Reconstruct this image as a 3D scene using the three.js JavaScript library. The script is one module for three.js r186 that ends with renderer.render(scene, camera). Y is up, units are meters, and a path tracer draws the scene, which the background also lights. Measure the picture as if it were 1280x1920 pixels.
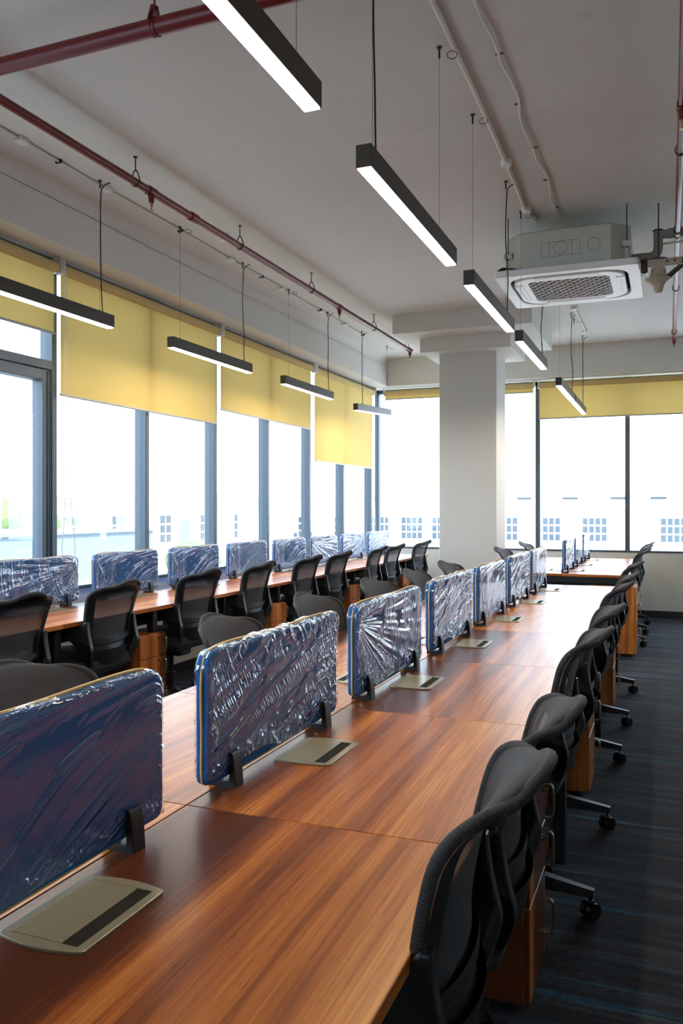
import * as THREE from 'three';
import { mergeGeometries, mergeVertices } from 'three/addons/utils/BufferGeometryUtils.js';
import { RectAreaLightUniformsLib } from 'three/addons/lights/RectAreaLightUniformsLib.js';

// ---------------------------------------------------------------- camera, sky, sun, exposure
RectAreaLightUniformsLib.init();
const scene = new THREE.Scene();
const camera = new THREE.PerspectiveCamera(2 * Math.atan(960 / 1547) * 180 / Math.PI, 1280 / 1920, 0.05, 600);
camera.position.set(0, 1.37, 0);
camera.rotation.set(0, Math.atan(612 / 1547), 0);
camera.setViewOffset(1280, 1920, 0, 6.7, 1280, 1920);
const renderer = new THREE.WebGLRenderer({ antialias: true });
renderer.toneMapping = THREE.LinearToneMapping;
renderer.toneMappingExposure = 1.85;
renderer.shadowMap.enabled = true;
scene.background = new THREE.Color().setRGB(0.65, 0.82, 1.0);
scene.backgroundIntensity = 3.8;
const sun = new THREE.DirectionalLight(new THREE.Color().setRGB(1, 0.97, 0.92), 5);
sun.position.set(60, 70, 50); sun.target.position.set(-10, 0, -30);
sun.castShadow = true;
Object.assign(sun.shadow.camera, { left: -120, right: 120, top: 120, bottom: -120, near: 1, far: 400 });
sun.shadow.mapSize.set(4096, 4096);
scene.add(sun, sun.target);
const LAMP_GLOW = 9, LAMP_LIGHT = 30;

// ---------------------------------------------------------------- helpers
let seed = 7;
const rnd = () => { seed = (seed * 1664525 + 1013904223) >>> 0; return seed / 4294967296; };
const V = (x, y, z) => new THREE.Vector3(x, y, z);
const lerp = (a, b, t) => a + (b - a) * t, clamp = (x, a = 0, b = 1) => Math.min(b, Math.max(a, x));
const smooth = (x, a, b) => { const t = clamp((x - a) / (b - a)); return t * t * (3 - 2 * t); };
const hash = (x, y) => { let h = (x * 374761393 + y * 668265263) | 0; h = Math.imul(h ^ (h >>> 13), 1274126177); return ((h ^ (h >>> 16)) >>> 0) / 4294967296; };
function noise(x, y) {
  const ix = Math.floor(x), iy = Math.floor(y), fx = x - ix, fy = y - iy, u = fx * fx * (3 - 2 * fx), v = fy * fy * (3 - 2 * fy);
  return lerp(lerp(hash(ix, iy), hash(ix + 1, iy), u), lerp(hash(ix, iy + 1), hash(ix + 1, iy + 1), u), v);
}
const fbm = (x, y, n = 4) => { let s = 0, a = 0.5; for (let i = 0; i < n; i++) { s += a * noise(x, y); x = x * 2.03 + 17.1; y = y * 2.03 + 9.7; a *= 0.5; } return s / (1 - Math.pow(0.5, n)); };

const used = {};
const numbered = (n) => { used[n] = (used[n] ?? -1) + 1; return used[n] ? n + '_' + String(used[n]).padStart(3, '0') : n; };
function tag(o, label, category, group) { o.userData.label = label; o.userData.category = category; if (group) o.userData.group = group; return o; }
function thing(name, label, category, [x, y, z] = [0, 0, 0], turn = 0, group) {
  const o = new THREE.Group(); o.name = numbered(name); o.position.set(x, y, z); o.rotation.y = turn; scene.add(o);
  return tag(o, label, category, group);
}
const merged = (g) => Array.isArray(g) ? (g.length === 1 ? g[0] : mergeGeometries(g.map((k) => k.index ? k.toNonIndexed() : k))) : g;
function obj(name, g, m, parent = scene) {
  const o = new THREE.Mesh(merged(g), m); o.name = parent === scene ? numbered(name) : name; parent.add(o); return o;
}
function struct(name, g, m, label, parent = scene) {
  const o = obj(name, g, m, parent); o.userData.kind = 'structure'; if (label) o.userData.label = label; return o;
}
// geometry from triangles with flat normals, uv in metres along a grain axis
function soup(tris, grain = 'z', uo = 0, vo = 0) {
  const pos = [], nor = [], uv = [], ax = { x: 0, y: 1, z: 2 }[grain];
  for (const [a, b, c] of tris) {
    const n = V(b[0] - a[0], b[1] - a[1], b[2] - a[2]).cross(V(c[0] - a[0], c[1] - a[1], c[2] - a[2])).normalize();
    const k = [Math.abs(n.x), Math.abs(n.y), Math.abs(n.z)], d = k.indexOf(Math.max(...k));
    let iu = ax, iv = [0, 1, 2].find((i) => i !== ax && i !== d);
    if (d === ax) [iu, iv] = [0, 1, 2].filter((i) => i !== ax);
    for (const p of [a, b, c]) { pos.push(...p); nor.push(n.x, n.y, n.z); uv.push(p[iu] + uo, p[iv] + vo); }
  }
  const g = new THREE.BufferGeometry();
  g.setAttribute('position', new THREE.Float32BufferAttribute(pos, 3));
  g.setAttribute('normal', new THREE.Float32BufferAttribute(nor, 3));
  g.setAttribute('uv', new THREE.Float32BufferAttribute(uv, 2));
  return g;
}
// chamfered box between corners
function cbox(x0, x1, y0, y1, z0, z1, c = 0.002, grain = 'z', uo = 0, vo = 0) {
  if (z0 > z1) [z0, z1] = [z1, z0];
  if (x0 > x1) [x0, x1] = [x1, x0];
  const C = [(x0 + x1) / 2, (y0 + y1) / 2, (z0 + z1) / 2], H = [(x1 - x0) / 2, (y1 - y0) / 2, (z1 - z0) / 2];
  c = Math.min(c, H[0] * 0.5, H[1] * 0.5, H[2] * 0.5);
  const pt = (s, f) => s.map((k, i) => C[i] + k * (H[i] - (i === f ? 0 : c)));
  const T = [];
  const tri = (a, b, d) => {
    const n = V(b[0] - a[0], b[1] - a[1], b[2] - a[2]).cross(V(d[0] - a[0], d[1] - a[1], d[2] - a[2]));
    const o = V((a[0] + b[0] + d[0]) / 3 - C[0], (a[1] + b[1] + d[1]) / 3 - C[1], (a[2] + b[2] + d[2]) / 3 - C[2]);
    T.push(n.dot(o) < 0 ? [a, d, b] : [a, b, d]);
  };
  const quad = (a, b, d, e) => { tri(a, b, d); tri(a, d, e); };
  for (let f = 0; f < 3; f++) for (const s of [-1, 1]) {
    const [i, j] = [0, 1, 2].filter((k) => k !== f), mk = (a, b) => { const q = [0, 0, 0]; q[f] = s; q[i] = a; q[j] = b; return pt(q, f); };
    quad(mk(-1, -1), mk(1, -1), mk(1, 1), mk(-1, 1));
  }
  if (c > 0) {
    for (let e = 0; e < 3; e++) { const [i, j] = [0, 1, 2].filter((k) => k !== e); for (const a of [-1, 1]) for (const b of [-1, 1]) {
      const mk = (k, f) => { const q = [0, 0, 0]; q[e] = k; q[i] = a; q[j] = b; return pt(q, f); };
      quad(mk(-1, i), mk(1, i), mk(1, j), mk(-1, j));
    } }
    for (const a of [-1, 1]) for (const b of [-1, 1]) for (const d of [-1, 1]) tri(pt([a, b, d], 0), pt([a, b, d], 1), pt([a, b, d], 2));
  }
  return soup(T, grain, uo, vo);
}
// the same with forward distance f (world z = -f)
const fbox = (x0, x1, y0, y1, f0, f1, c, grain, uo, vo) => cbox(x0, x1, y0, y1, -f1, -f0, c, grain, uo, vo);
function hexa(p) { // 8 corners: 0-3 one end, 4-7 the other
  const C = [0, 1, 2].map((i) => p.reduce((s, q) => s + q[i], 0) / 8), T = [];
  const tri = (a, b, d) => { const n = V(b[0] - a[0], b[1] - a[1], b[2] - a[2]).cross(V(d[0] - a[0], d[1] - a[1], d[2] - a[2])); T.push(n.dot(V(a[0] - C[0], a[1] - C[1], a[2] - C[2])) < 0 ? [a, d, b] : [a, b, d]); };
  for (const [a, b, c, d] of [[0, 1, 2, 3], [4, 5, 6, 7], [0, 1, 5, 4], [1, 2, 6, 5], [2, 3, 7, 6], [3, 0, 4, 7]]) { tri(p[a], p[b], p[c]); tri(p[a], p[c], p[d]); }
  return soup(T);
}
const cyl = (r0, r1, h, x, y, z, n = 20) => new THREE.CylinderGeometry(r1, r0, h, n).translate(x, y + h / 2, z);
const tube = (pts, r, seg = 24, n = 8, closed = false) => new THREE.TubeGeometry(new THREE.CatmullRomCurve3(pts.map((p) => V(...p)), closed, 'centripetal'), seg, r, n, closed);
function rod(a, b, r, n = 8) { const A = V(...a), B = V(...b), d = B.clone().sub(A); return new THREE.CylinderGeometry(r, r, d.length(), n).applyQuaternion(new THREE.Quaternion().setFromUnitVectors(V(0, 1, 0), d.normalize())).translate(...A.add(B).multiplyScalar(0.5).toArray()); }
function surface(f, nu, nv) { // grid surface with smooth normals, f(u,v) -> [x,y,z]
  const pos = [], uv = [], idx = [];
  for (let j = 0; j <= nv; j++) for (let i = 0; i <= nu; i++) { pos.push(...f(i / nu, j / nv)); uv.push(i / nu, j / nv); }
  for (let j = 0; j < nv; j++) for (let i = 0; i < nu; i++) { const a = j * (nu + 1) + i, b = a + 1, c = a + nu + 1, d = c + 1; idx.push(a, b, d, a, d, c); }
  const g = new THREE.BufferGeometry();
  g.setAttribute('position', new THREE.Float32BufferAttribute(pos, 3)); g.setAttribute('uv', new THREE.Float32BufferAttribute(uv, 2)); g.setIndex(idx); g.computeVertexNormals();
  return g;
}
const extrude = (shape, depth, bevel = 0, seg = 6) => new THREE.ExtrudeGeometry(shape, { depth, bevelEnabled: bevel > 0, bevelSize: bevel, bevelThickness: bevel, bevelSegments: 2, curveSegments: seg });
function poly(pts) { const s = new THREE.Shape(); pts.forEach((p, i) => i ? s.lineTo(...p) : s.moveTo(...p)); s.closePath(); return s; }
function rrect(x0, x1, y0, y1, r, rb = r) {
  const s = new THREE.Shape();
  s.moveTo(x0 + rb, y0); s.lineTo(x1 - rb, y0); s.quadraticCurveTo(x1, y0, x1, y0 + rb); s.lineTo(x1, y1 - r); s.quadraticCurveTo(x1, y1, x1 - r, y1);
  s.lineTo(x0 + r, y1); s.quadraticCurveTo(x0, y1, x0, y1 - r); s.lineTo(x0, y0 + rb); s.quadraticCurveTo(x0, y0, x0 + rb, y0);
  return s;
}

// ---------------------------------------------------------------- textures
function dataTex(w, h, fn, srgb) {
  const d = new Uint8Array(w * h * 4);
  for (let j = 0; j < h; j++) for (let i = 0; i < w; i++) { const c = fn(i / w, j / h, i, j), k = (j * w + i) * 4; for (let q = 0; q < 3; q++) d[k + q] = clamp(Math.round(c.length ? c[q] : c), 0, 255); d[k + 3] = 255; }
  const t = new THREE.DataTexture(d, w, h); t.wrapS = t.wrapT = THREE.RepeatWrapping; t.magFilter = THREE.LinearFilter; t.minFilter = THREE.LinearFilter;
  if (srgb) t.colorSpace = THREE.SRGBColorSpace; t.needsUpdate = true; return t;
}
const ramp = (stops, t) => { for (let i = 1; i < stops.length; i++) if (t <= stops[i][0]) { const k = (t - stops[i - 1][0]) / (stops[i][0] - stops[i - 1][0]); return [0, 1, 2].map((q) => lerp(stops[i - 1][1][q], stops[i][1][q], clamp(k))); } return stops.at(-1)[1]; };
// walnut laminate, 2.4 m along the grain by 1.2 m across
const woodTex = dataTex(2048, 1024, (u, v) => {
  const x = u * 2.4, y = v * 1.2;
  const warp = (fbm(x * 0.55 + 3, y * 1.3, 2) - 0.5) * 0.2 + (noise(x * 1.6, y * 4) - 0.5) * 0.022;
  const yy = y + warp, band = fbm(x * 0.16 + 20, yy * 5.2, 3), fine = fbm(x * 0.5, yy * 34, 3), hair = noise(x * 7, yy * 260), pore = noise(x * 20, yy * 600);
  let t = 0.52 + (band - 0.5) * 1.9 + (fine - 0.5) * 0.6 + (hair - 0.5) * 0.22 - 0.14 * smooth(pore, 0.8, 0.95);
  const ph = yy * 6.5 + fbm(x * 0.35, yy * 1.7, 2) * 2.4, line = Math.abs(ph - Math.floor(ph) - 0.5), dark = smooth(line, 0.03, 0.0) * smooth(noise(x * 0.7 + 9, yy * 3), 0.4, 0.8);
  t -= dark * 0.6;
  return ramp([[0, [88, 44, 22]], [0.25, [142, 76, 34]], [0.5, [186, 108, 48]], [0.75, [214, 140, 68]], [1, [234, 172, 102]]], clamp(t)).map((c) => c * (0.97 + 0.06 * hair));
}, true);
woodTex.repeat.set(1 / 2.4, 1 / 1.2);
// striped loop pile carpet, 2.4 m square, stripes run across the room
const carpetTex = dataTex(2048, 2048, (u, v, i, j) => {
  const x = u * 2.4, z = v * 2.4, row = Math.floor(z / 0.012);
  const base = fbm(x * 1.7, z * 34, 3), streak = noise(x * 2.6 + hash(row, 3) * 40, z * 60 + 31), grain = hash(i, j), loop = hash(i >> 2, j >> 1);
  let c = ramp([[0, [16, 17, 20]], [0.4, [28, 29, 33]], [0.6, [44, 45, 50]], [1, [68, 68, 72]]], clamp((base - 0.5) * 1.9 + 0.45));
  const blue = smooth(noise(x * 0.9 + 60, z * 11 + 5), 0.55, 0.8) * smooth(streak, 0.35, 0.8), teal = smooth(noise(x * 1.3 + 11, z * 19 + 70), 0.72, 0.86) * smooth(streak, 0.3, 0.7);
  c = c.map((q, k) => q + blue * [4, 18, 38][k] + teal * [10, 62, 84][k]);
  return c.map((q) => q * 0.74 * (0.5 + 0.7 * grain + 0.4 * loop));
}, true);
carpetTex.repeat.set(1 / 2.4, 1 / 2.4); carpetTex.offset.set(0.42, 0);
const carpetBump = dataTex(512, 512, (u, v, i, j) => 255 * (0.5 * hash(i >> 1, j >> 1) + 0.5 * noise(i * 0.2, j * 0.6)));
carpetBump.repeat.set(1 / 0.6, 1 / 0.6);
const plasterBump = dataTex(1024, 1024, (u, v) => 255 * (0.6 * fbm(u * 12, v * 12, 4) + 0.4 * fbm(u * 60, v * 60, 2)));
plasterBump.repeat.set(1 / 3, 1 / 3);
const plasterTex = dataTex(1024, 1024, (u, v) => { const k = fbm(u * 5 + 2, v * 5, 4), s = smooth(fbm(u * 40, v * 40, 3), 0.74, 0.86); return [217, 215, 208].map((c) => c - 8 * k - 5 * s); }, true);
plasterTex.repeat.set(1 / 3, 1 / 3);
const meshBump = dataTex(64, 64, (u, v) => 255 * clamp(0.5 + 0.5 * Math.sin(u * Math.PI * 16) * Math.sin(v * Math.PI * 16)));
meshBump.repeat.set(14, 12);
const fabricTex = dataTex(256, 256, (u, v, i, j) => { const k = 0.86 + 0.14 * hash(i, j) + 0.06 * ((i + j) & 1); return [c0(20, k), c0(98, k), c0(168, k)]; }, true);
function c0(c, k) { return c * k; }
// heights of the creases in the stretched film, three ways of wrapping
function filmTex(kind) {
  const ridges = (q, p, freq, width, seedn, dense) => { // narrow creases across q, broken along p
    const c = Math.floor(q * freq); let h = 0;
    for (let k = -1; k <= 1; k++) { const n = c + k, mid = (n + 0.15 + 0.7 * hash(n, seedn)) / freq, on = smooth(noise(p * (3 + 4 * hash(n, seedn + 1)) + n * 7.3, seedn), 1 - dense, 1 - dense + 0.2), d = (q - mid) / (width * (0.5 + hash(n, seedn + 2))); h = Math.max(h, on * (0.4 + 0.6 * hash(n, seedn + 3)) * Math.exp(-d * d)); }
    return h;
  };
  return dataTex(1024, 512, (u, v) => {
    const x = u * 0.74, y = v * 0.3, w = fbm(x * 5 + kind * 9, y * 7, 3) - 0.5; let h = 0;
    if (kind === 0) { // long straight folds running down towards one end
      const q = y + x * (0.08 + 0.3 * smooth(v, 0.95, 0.1)) + w * 0.0015;
      h += ridges(q, x * 1.5, 20, 0.0055, 3, 0.62) + 0.55 * ridges(q + 0.004, x * 2.4, 52, 0.0024, 9, 0.5) + 0.3 * ridges(y * 0.9 + x * 0.46, x * 5, 80, 0.0016, 14, 0.42);
      h += 0.3 * ridges(x * 1.0 - q * 0.6, q * 26, 105, 0.0026, 21, 0.7) * smooth(noise(x * 3 + 3, q * 22), 0.6, 0.72);
    } else if (kind === 1) { // a fan of pleats pulled out of the upper corner
      const dx = x + 0.012, dy = 0.225 - y, r = Math.hypot(dx, dy), a = Math.atan2(dy, dx) + w * 0.05;
      h += ridges(a, r * 2, 6, 0.04, 5, 0.8) * smooth(r, 0.0, 0.06) + 0.7 * ridges(a, r * 4, 15, 0.016, 8, 0.6);
      h += 0.5 * ridges(r + w * 0.012, a * 6, 80, 0.0034, 31, 0.8) * smooth(noise(a * 3 + 5, r * 9), 0.5, 0.66);
    } else { // long slanting folds with a crumpled gathering along the top and one end
      const q = y - 0.02 * Math.sin(x * 7) + x * 0.2 + w * 0.014, g = smooth(v, 0.62, 0.9) + smooth(u, 0.26, 0.08);
      h += ridges(q, x * 2.6, 20, 0.009, 13, 0.66) * (1 - 0.5 * clamp(g)) + 0.6 * ridges(q + w * 0.02, x * 4, 48, 0.0035, 19, 0.5);
      h += 0.4 * ridges(x - y * 0.5, q * 24, 90, 0.003, 23, 0.75) * smooth(noise(x * 3 + 1, q * 20 + 4), 0.55, 0.7);
      h += clamp(g) * (0.6 * ridges(x * 0.8 + y + w * 0.1, y * 9, 34, 0.004, 27, 0.6) + 0.6 * ridges(x * 0.9 - y * 0.7 + w * 0.1, y * 9, 38, 0.004, 29, 0.55));
    }
    const cr = 1 - Math.abs(2 * fbm(x * 30 + kind * 3, y * 30, 3) - 1), edge = smooth(Math.min(v * 0.6, 1 - v, u * 2.4, (1 - u) * 2.4), 0.14, 0.02);
    h += edge * Math.pow(cr, 4) * 0.9 + (kind ? 0.03 * cr : 0);
    return 255 * clamp(h * 0.8);
  });
}

// ---------------------------------------------------------------- materials
const std = (color, roughness, o = {}) => new THREE.MeshStandardMaterial({ color, roughness, side: THREE.DoubleSide, ...o });
const phy = (color, roughness, o = {}) => new THREE.MeshPhysicalMaterial({ color, roughness, side: THREE.DoubleSide, ...o });
const M = {
  wood: phy(0xffffff, 0.3, { map: woodTex, specularIntensity: 0.5 }),
  carpet: std(0xffffff, 0.95, { map: carpetTex, bumpMap: carpetBump, bumpScale: 0.004 }),
  ceiling: std(0xffffff, 0.9, { map: plasterTex, bumpMap: plasterBump, bumpScale: 0.004 }),
  wall: std(0xffffff, 0.85, { map: plasterTex, bumpMap: plasterBump, bumpScale: 0.002 }),
  baseboard: std(0x24262a, 0.5),
  frame: phy(0x4c5862, 0.4, { metalness: 0.2 }),
  glass: phy(0xffffff, 0.0, { transmission: 1, thickness: 0, ior: 1.45 }),
  blind: phy(0xd8b96c, 1.0, { transmission: 0.18, thickness: 0 }),
  blindRoll: std(0xcfb57a, 0.9),
  blindBar: std(0xb9b9b6, 0.5, { metalness: 0.3 }),
  whitePlastic: phy(0xe6e5e0, 0.4),
  chain: std(0xd8d6cf, 0.5),
  steelBlack: std(0x17181b, 0.5, { metalness: 0.2 }),
  lampBody: phy(0x453e35, 0.45, { metalness: 0.4 }),
  lampGlow: std(0xffffff, 0.6, { emissive: new THREE.Color().setRGB(1, 0.86, 0.66), emissiveIntensity: LAMP_GLOW }),
  wire: std(0x8b8b88, 0.35, { metalness: 0.8 }),
  cord: std(0x121212, 0.6),
  redPipe: phy(0x6b0c10, 0.36),
  redDark: phy(0x6d0f13, 0.4),
  hanger: std(0x4a4a48, 0.5, { metalness: 0.7 }),
  brass: std(0xa8935c, 0.35, { metalness: 0.9 }),
  chrome: std(0xcfc8b8, 0.22, { metalness: 1 }),
  conduit: std(0xdad4ca, 0.6),
  greyPipe: std(0x8e8c84, 0.7),
  galvanised: phy(0xbfc1b5, 0.5, { metalness: 0.2 }),
  blackPrint: std(0x151515, 0.8),
  filter: std(0x5d605f, 0.9),
  acPanel: phy(0xe9e9e6, 0.38),
  acGrille: phy(0xdcdcd8, 0.45),
  beige: phy(0xb8ad98, 0.5),
  champagne: phy(0xa09880, 0.3, { metalness: 0.3 }),
  chairPlastic: phy(0x1b1c1f, 0.42),
  chairMesh: std(0x343538, 0.75, { bumpMap: meshBump, bumpScale: 0.0012, transparent: true, opacity: 0.9 }),
  chairKnit: std(0x434447, 0.8, { bumpMap: meshBump, bumpScale: 0.0015 }),
  chairSeat: std(0x222327, 0.9, { bumpMap: meshBump, bumpScale: 0.001 }),
  castor: phy(0x141416, 0.35),
  screenFabric: std(0xffffff, 0.85, { map: fabricTex }),
  piping: std(0xd8b276, 0.7),
  clamp: phy(0x1c1c1d, 0.45),
};
const films = [0, 1, 2].map((k) => phy(0xffffff, 0.1, { transmission: 1, thickness: 0, ior: 1.9, bumpMap: filmTex(k), bumpScale: [0.006, 0.009, 0.009][k] }));
const concrete = std(0x6c757b, 0.9), render1 = std(0xd9d6cf, 0.9), render2 = std(0xdedcd6, 0.9), outGlass = phy(0x3c4852, 0.2), outTrim = std(0xcfcac0, 0.8), tealGlass = phy(0x8fb9b8, 0.3), leafMat = std(0x62744a, 0.9), barkMat = std(0x6a5a48, 0.9), brownTank = std(0x8a6f66, 0.8);

// ---------------------------------------------------------------- room shell
const CEIL = 3.42, BEAM = 3.05, SILL = 0.815, XR = 3.6, ZB = -3.2, ZF = 11.1, XL = -3.8;
struct('floor', fbox(-4.05, XR + 0.2, -0.2, 0, ZB - 0.2, ZF + 0.25, 0, 'x'), M.carpet, 'dark charcoal carpet with fine blue stripes');
// the slab is a little lower beside the left beam and rounds into it
struct('ceiling', (() => {
  const s = new THREE.Shape();
  s.moveTo(XR + 0.2, CEIL + 0.018); s.lineTo(-2.62, CEIL + 0.018); s.bezierCurveTo(-2.72, CEIL + 0.018, -2.74, CEIL, -2.84, CEIL);
  s.lineTo(-3.5, CEIL); s.quadraticCurveTo(-3.6, CEIL, -3.6, CEIL - 0.09); s.lineTo(-3.6, CEIL - 0.1); s.lineTo(-4.05, CEIL - 0.1); s.lineTo(-4.05, CEIL + 0.3); s.lineTo(XR + 0.2, CEIL + 0.3); s.closePath();
  const g = extrude(s, ZF + 0.25 - ZB + 0.2, 0, 10); g.translate(0, 0, -ZF - 0.25); return g;
})(), M.ceiling, 'off-white plastered concrete ceiling');
struct('trim_1', fbox(-4.05, -3.6, BEAM, CEIL - 0.09, ZB, ZF + 0.25, 0.006), M.ceiling, 'deep white beam above the long window');
struct('trim_2', fbox(-3.6, XR, BEAM, CEIL + 0.05, 10.8, ZF + 0.25, 0.006, 'x'), M.ceiling, 'deep white beam above the end window');
struct('wall_left', fbox(-4.05, XL, 0, SILL, ZB, ZF + 0.25, 0.004), M.wall, 'low cream wall below the long window');
struct('wall_far', fbox(XL, XR, 0, SILL, ZF, ZF + 0.25, 0.004, 'x'), M.wall, 'low cream wall below the end window');
struct('wall_right', fbox(XR, XR + 0.2, 0, CEIL + 0.018, ZB - 0.2, ZF + 0.25, 0), M.wall, 'plain white wall');
struct('wall_back', fbox(-4.05, XR, 0, CEIL + 0.018, ZB - 0.2, ZB, 0, 'x'), M.wall, 'plain white wall');
struct('baseboard_far', fbox(XL + 0.012, XR, 0, 0.085, ZF - 0.012, ZF, 0.003, 'x'), M.baseboard, 'black skirting');
struct('baseboard_left', fbox(XL, XL + 0.012, 0, 0.085, ZB, ZF, 0.003), M.baseboard, 'black skirting');
// square column with two stepped drop panels
{
  const c = new THREE.Group(); c.name = 'column'; c.userData.kind = 'structure'; c.userData.label = 'white square column with stepped capital'; scene.add(c);
  obj('shaft', fbox(-2.365, -1.73, 0, 3.08, 8.93, 9.46, 0.006, 'y'), M.wall, c);
  obj('drop_panel', fbox(-2.53, -1.54, 3.075, 3.235, 8.73, 9.68, 0.006, 'x'), M.ceiling, c);
  obj('drop_panel', fbox(-2.74, -1.27, 3.232, CEIL + 0.05, 8.4, 9.95, 0.006, 'x'), M.ceiling, c);
}
// windows: window_1 along the left, window_2 across the end
{
  const w = new THREE.Group(); w.name = 'window_1'; w.userData.kind = 'structure'; w.userData.label = 'long dark-framed window wall'; scene.add(w);
  const xf = -3.85, xg = -3.905, xo = -3.955, cs = [];
  for (let k = -7; k <= 5; k++) cs.push(5.538 + 1.068 * k);
  for (const f of cs) obj('mullion', fbox(xo, xf, SILL, BEAM, f - 0.025, f + 0.025, 0.003, 'y'), M.frame, w);
  obj('sill_rail', fbox(xo, XL + 0.012, SILL, SILL + 0.022, ZB, ZF + 0.06, 0.003), M.frame, w);
  obj('head_rail', fbox(xo, xf, BEAM - 0.05, BEAM, ZB, ZF + 0.06, 0.003), M.frame, w);
  cs.forEach((f, i) => { if (i) obj('pane', fbox(xg - 0.003, xg, SILL + 0.02, BEAM - 0.04, cs[i - 1] + 0.02, f - 0.02, 0), M.glass, w); });
  // the opening sash with its transom
  const a = 3.402 + 0.025, b = 4.47 - 0.025;
  obj('transom', fbox(xo, xf, 2.3, 2.36, a, b, 0.003), M.frame, w);
  const sash = obj('sash_frame', [fbox(xo, xf - 0.012, SILL + 0.022, 2.3, a, a + 0.075, 0.004, 'y'), fbox(xo, xf - 0.012, SILL + 0.022, 2.3, b - 0.075, b, 0.004, 'y'), fbox(xo, xf - 0.012, 2.225, 2.298, a + 0.075, b - 0.075, 0.004), fbox(xo, xf - 0.012, SILL + 0.022, SILL + 0.1, a + 0.075, b - 0.075, 0.004),
    fbox(xf - 0.014, xf - 0.004, SILL + 0.022, 2.29, b - 0.035, b - 0.028, 0.001, 'y'), fbox(xf - 0.014, xf - 0.004, SILL + 0.022, 2.29, b - 0.018, b - 0.012, 0.001, 'y')], M.frame, w);
  sash.userData.label = 'opening sash with thick grooved stile';
  const v = new THREE.Group(); v.name = 'window_2'; v.userData.kind = 'structure'; v.userData.label = 'dark-framed window across the end wall'; scene.add(v);
  const ms = [-3.87, -2.74, -1.61, -0.483, 0.65, 1.78, 2.91, 3.57];
  for (const x of ms) obj('mullion', fbox(x - 0.03, x + 0.03, SILL, BEAM, ZF + 0.05, ZF + 0.15, 0.003, 'y'), M.frame, v);
  obj('sill_rail', fbox(-3.9, XR, SILL, SILL + 0.02, ZF - 0.012, ZF + 0.15, 0.003, 'x'), M.frame, v);
  obj('head_rail', fbox(-3.9, XR, BEAM - 0.05, BEAM, ZF + 0.05, ZF + 0.15, 0.003, 'x'), M.frame, v);
  ms.forEach((x, i) => { if (i) obj('pane', fbox(ms[i - 1] + 0.025, x - 0.025, SILL + 0.02, BEAM - 0.04, ZF + 0.11, ZF + 0.113, 0), M.glass, v); });
}

// ---------------------------------------------------------------- roller blinds
function blind(label, a, b, bottom, along, cordSide) {
  // along 'f': runs forward at x; along 'x': runs across at forward distance
  const t = thing('roller_blind', label, 'blind', [0, 0, 0], 0, 'yellow roller blinds');
  const p = (s, y, o) => along === 'f' ? [-3.82 - o, y, -s] : [s, y, -(11.03 + o)], yr = 2.985;
  const ripple = (s, y) => 0.002 * Math.sin(s * 3.1) + 0.0025 * Math.sin(s * 9 + y * 2) * (2.95 - y);
  obj('fabric', surface((u, v) => { const s = lerp(a + 0.02, b - 0.02, u), y = lerp(bottom, yr, v); return p(s, y, ripple(s, y) - 0.03 * smooth(v, 1 - 0.02 / (yr - bottom), 1)); }, 60, 20), M.blind, t);
  obj('roller', rod(p(a + 0.015, yr, -0.008), p(b - 0.015, yr, -0.008), 0.036, 20), M.blindRoll, t);
  obj('bottom_bar', rod(p(a + 0.015, bottom, 0), p(b - 0.015, bottom, 0), 0.009, 10), M.blindBar, t);
  for (const s of [a + 0.006, b - 0.006]) obj('bracket', along === 'f' ? fbox(-3.848, -3.77, 2.945, BEAM, s - 0.004, s + 0.004, 0.002) : fbox(s - 0.004, s + 0.004, 2.945, BEAM, 10.985, 11.075, 0.002), M.whitePlastic, t);
  if (cordSide !== undefined) {
    const s = cordSide, q = p(s, 2.95, 0.0);
    const dir = along === 'f' ? [0, 0, -1] : [1, 0, 0], pt = (k, y, o = 0) => [q[0] + dir[0] * k + (along === 'f' ? 0.03 + o : 0), y, q[2] + dir[2] * k];
    obj('pull_chain', tube([pt(0, 2.95), pt(0.005, 2.0), pt(-0.005, 1.3), pt(-0.03, 1.08), pt(0.01, 0.975), pt(0.06, 0.96), pt(0.095, 1.0), pt(0.1, 1.12), pt(0.04, 1.6), pt(0.03, 2.2), pt(0.02, 2.95)], 0.0025, 60, 6), M.chain, t);
  }
}
blind('yellow roller blind at the left edge, pulled halfway above the opening sash', 2.34, 4.45, 2.542, 'f');
blind('wide yellow roller blind behind the second pendant light, hanging low', 4.474, 6.585, 2.14, 'f', 4.5);
blind('yellow roller blind between the low one and the corner one on the long window', 6.622, 8.715, 2.28, 'f');
blind('cream roller blind pulled lowest, next to the room corner', 8.79, 10.85, 1.925, 'f', 10.78);
blind('roller blind rolled almost fully up, behind the column', -3.72, -1.63, 2.9, 'x');
blind('yellow roller blind over the end window, right of the column', -1.59, 0.64, 2.545, 'x');

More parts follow.
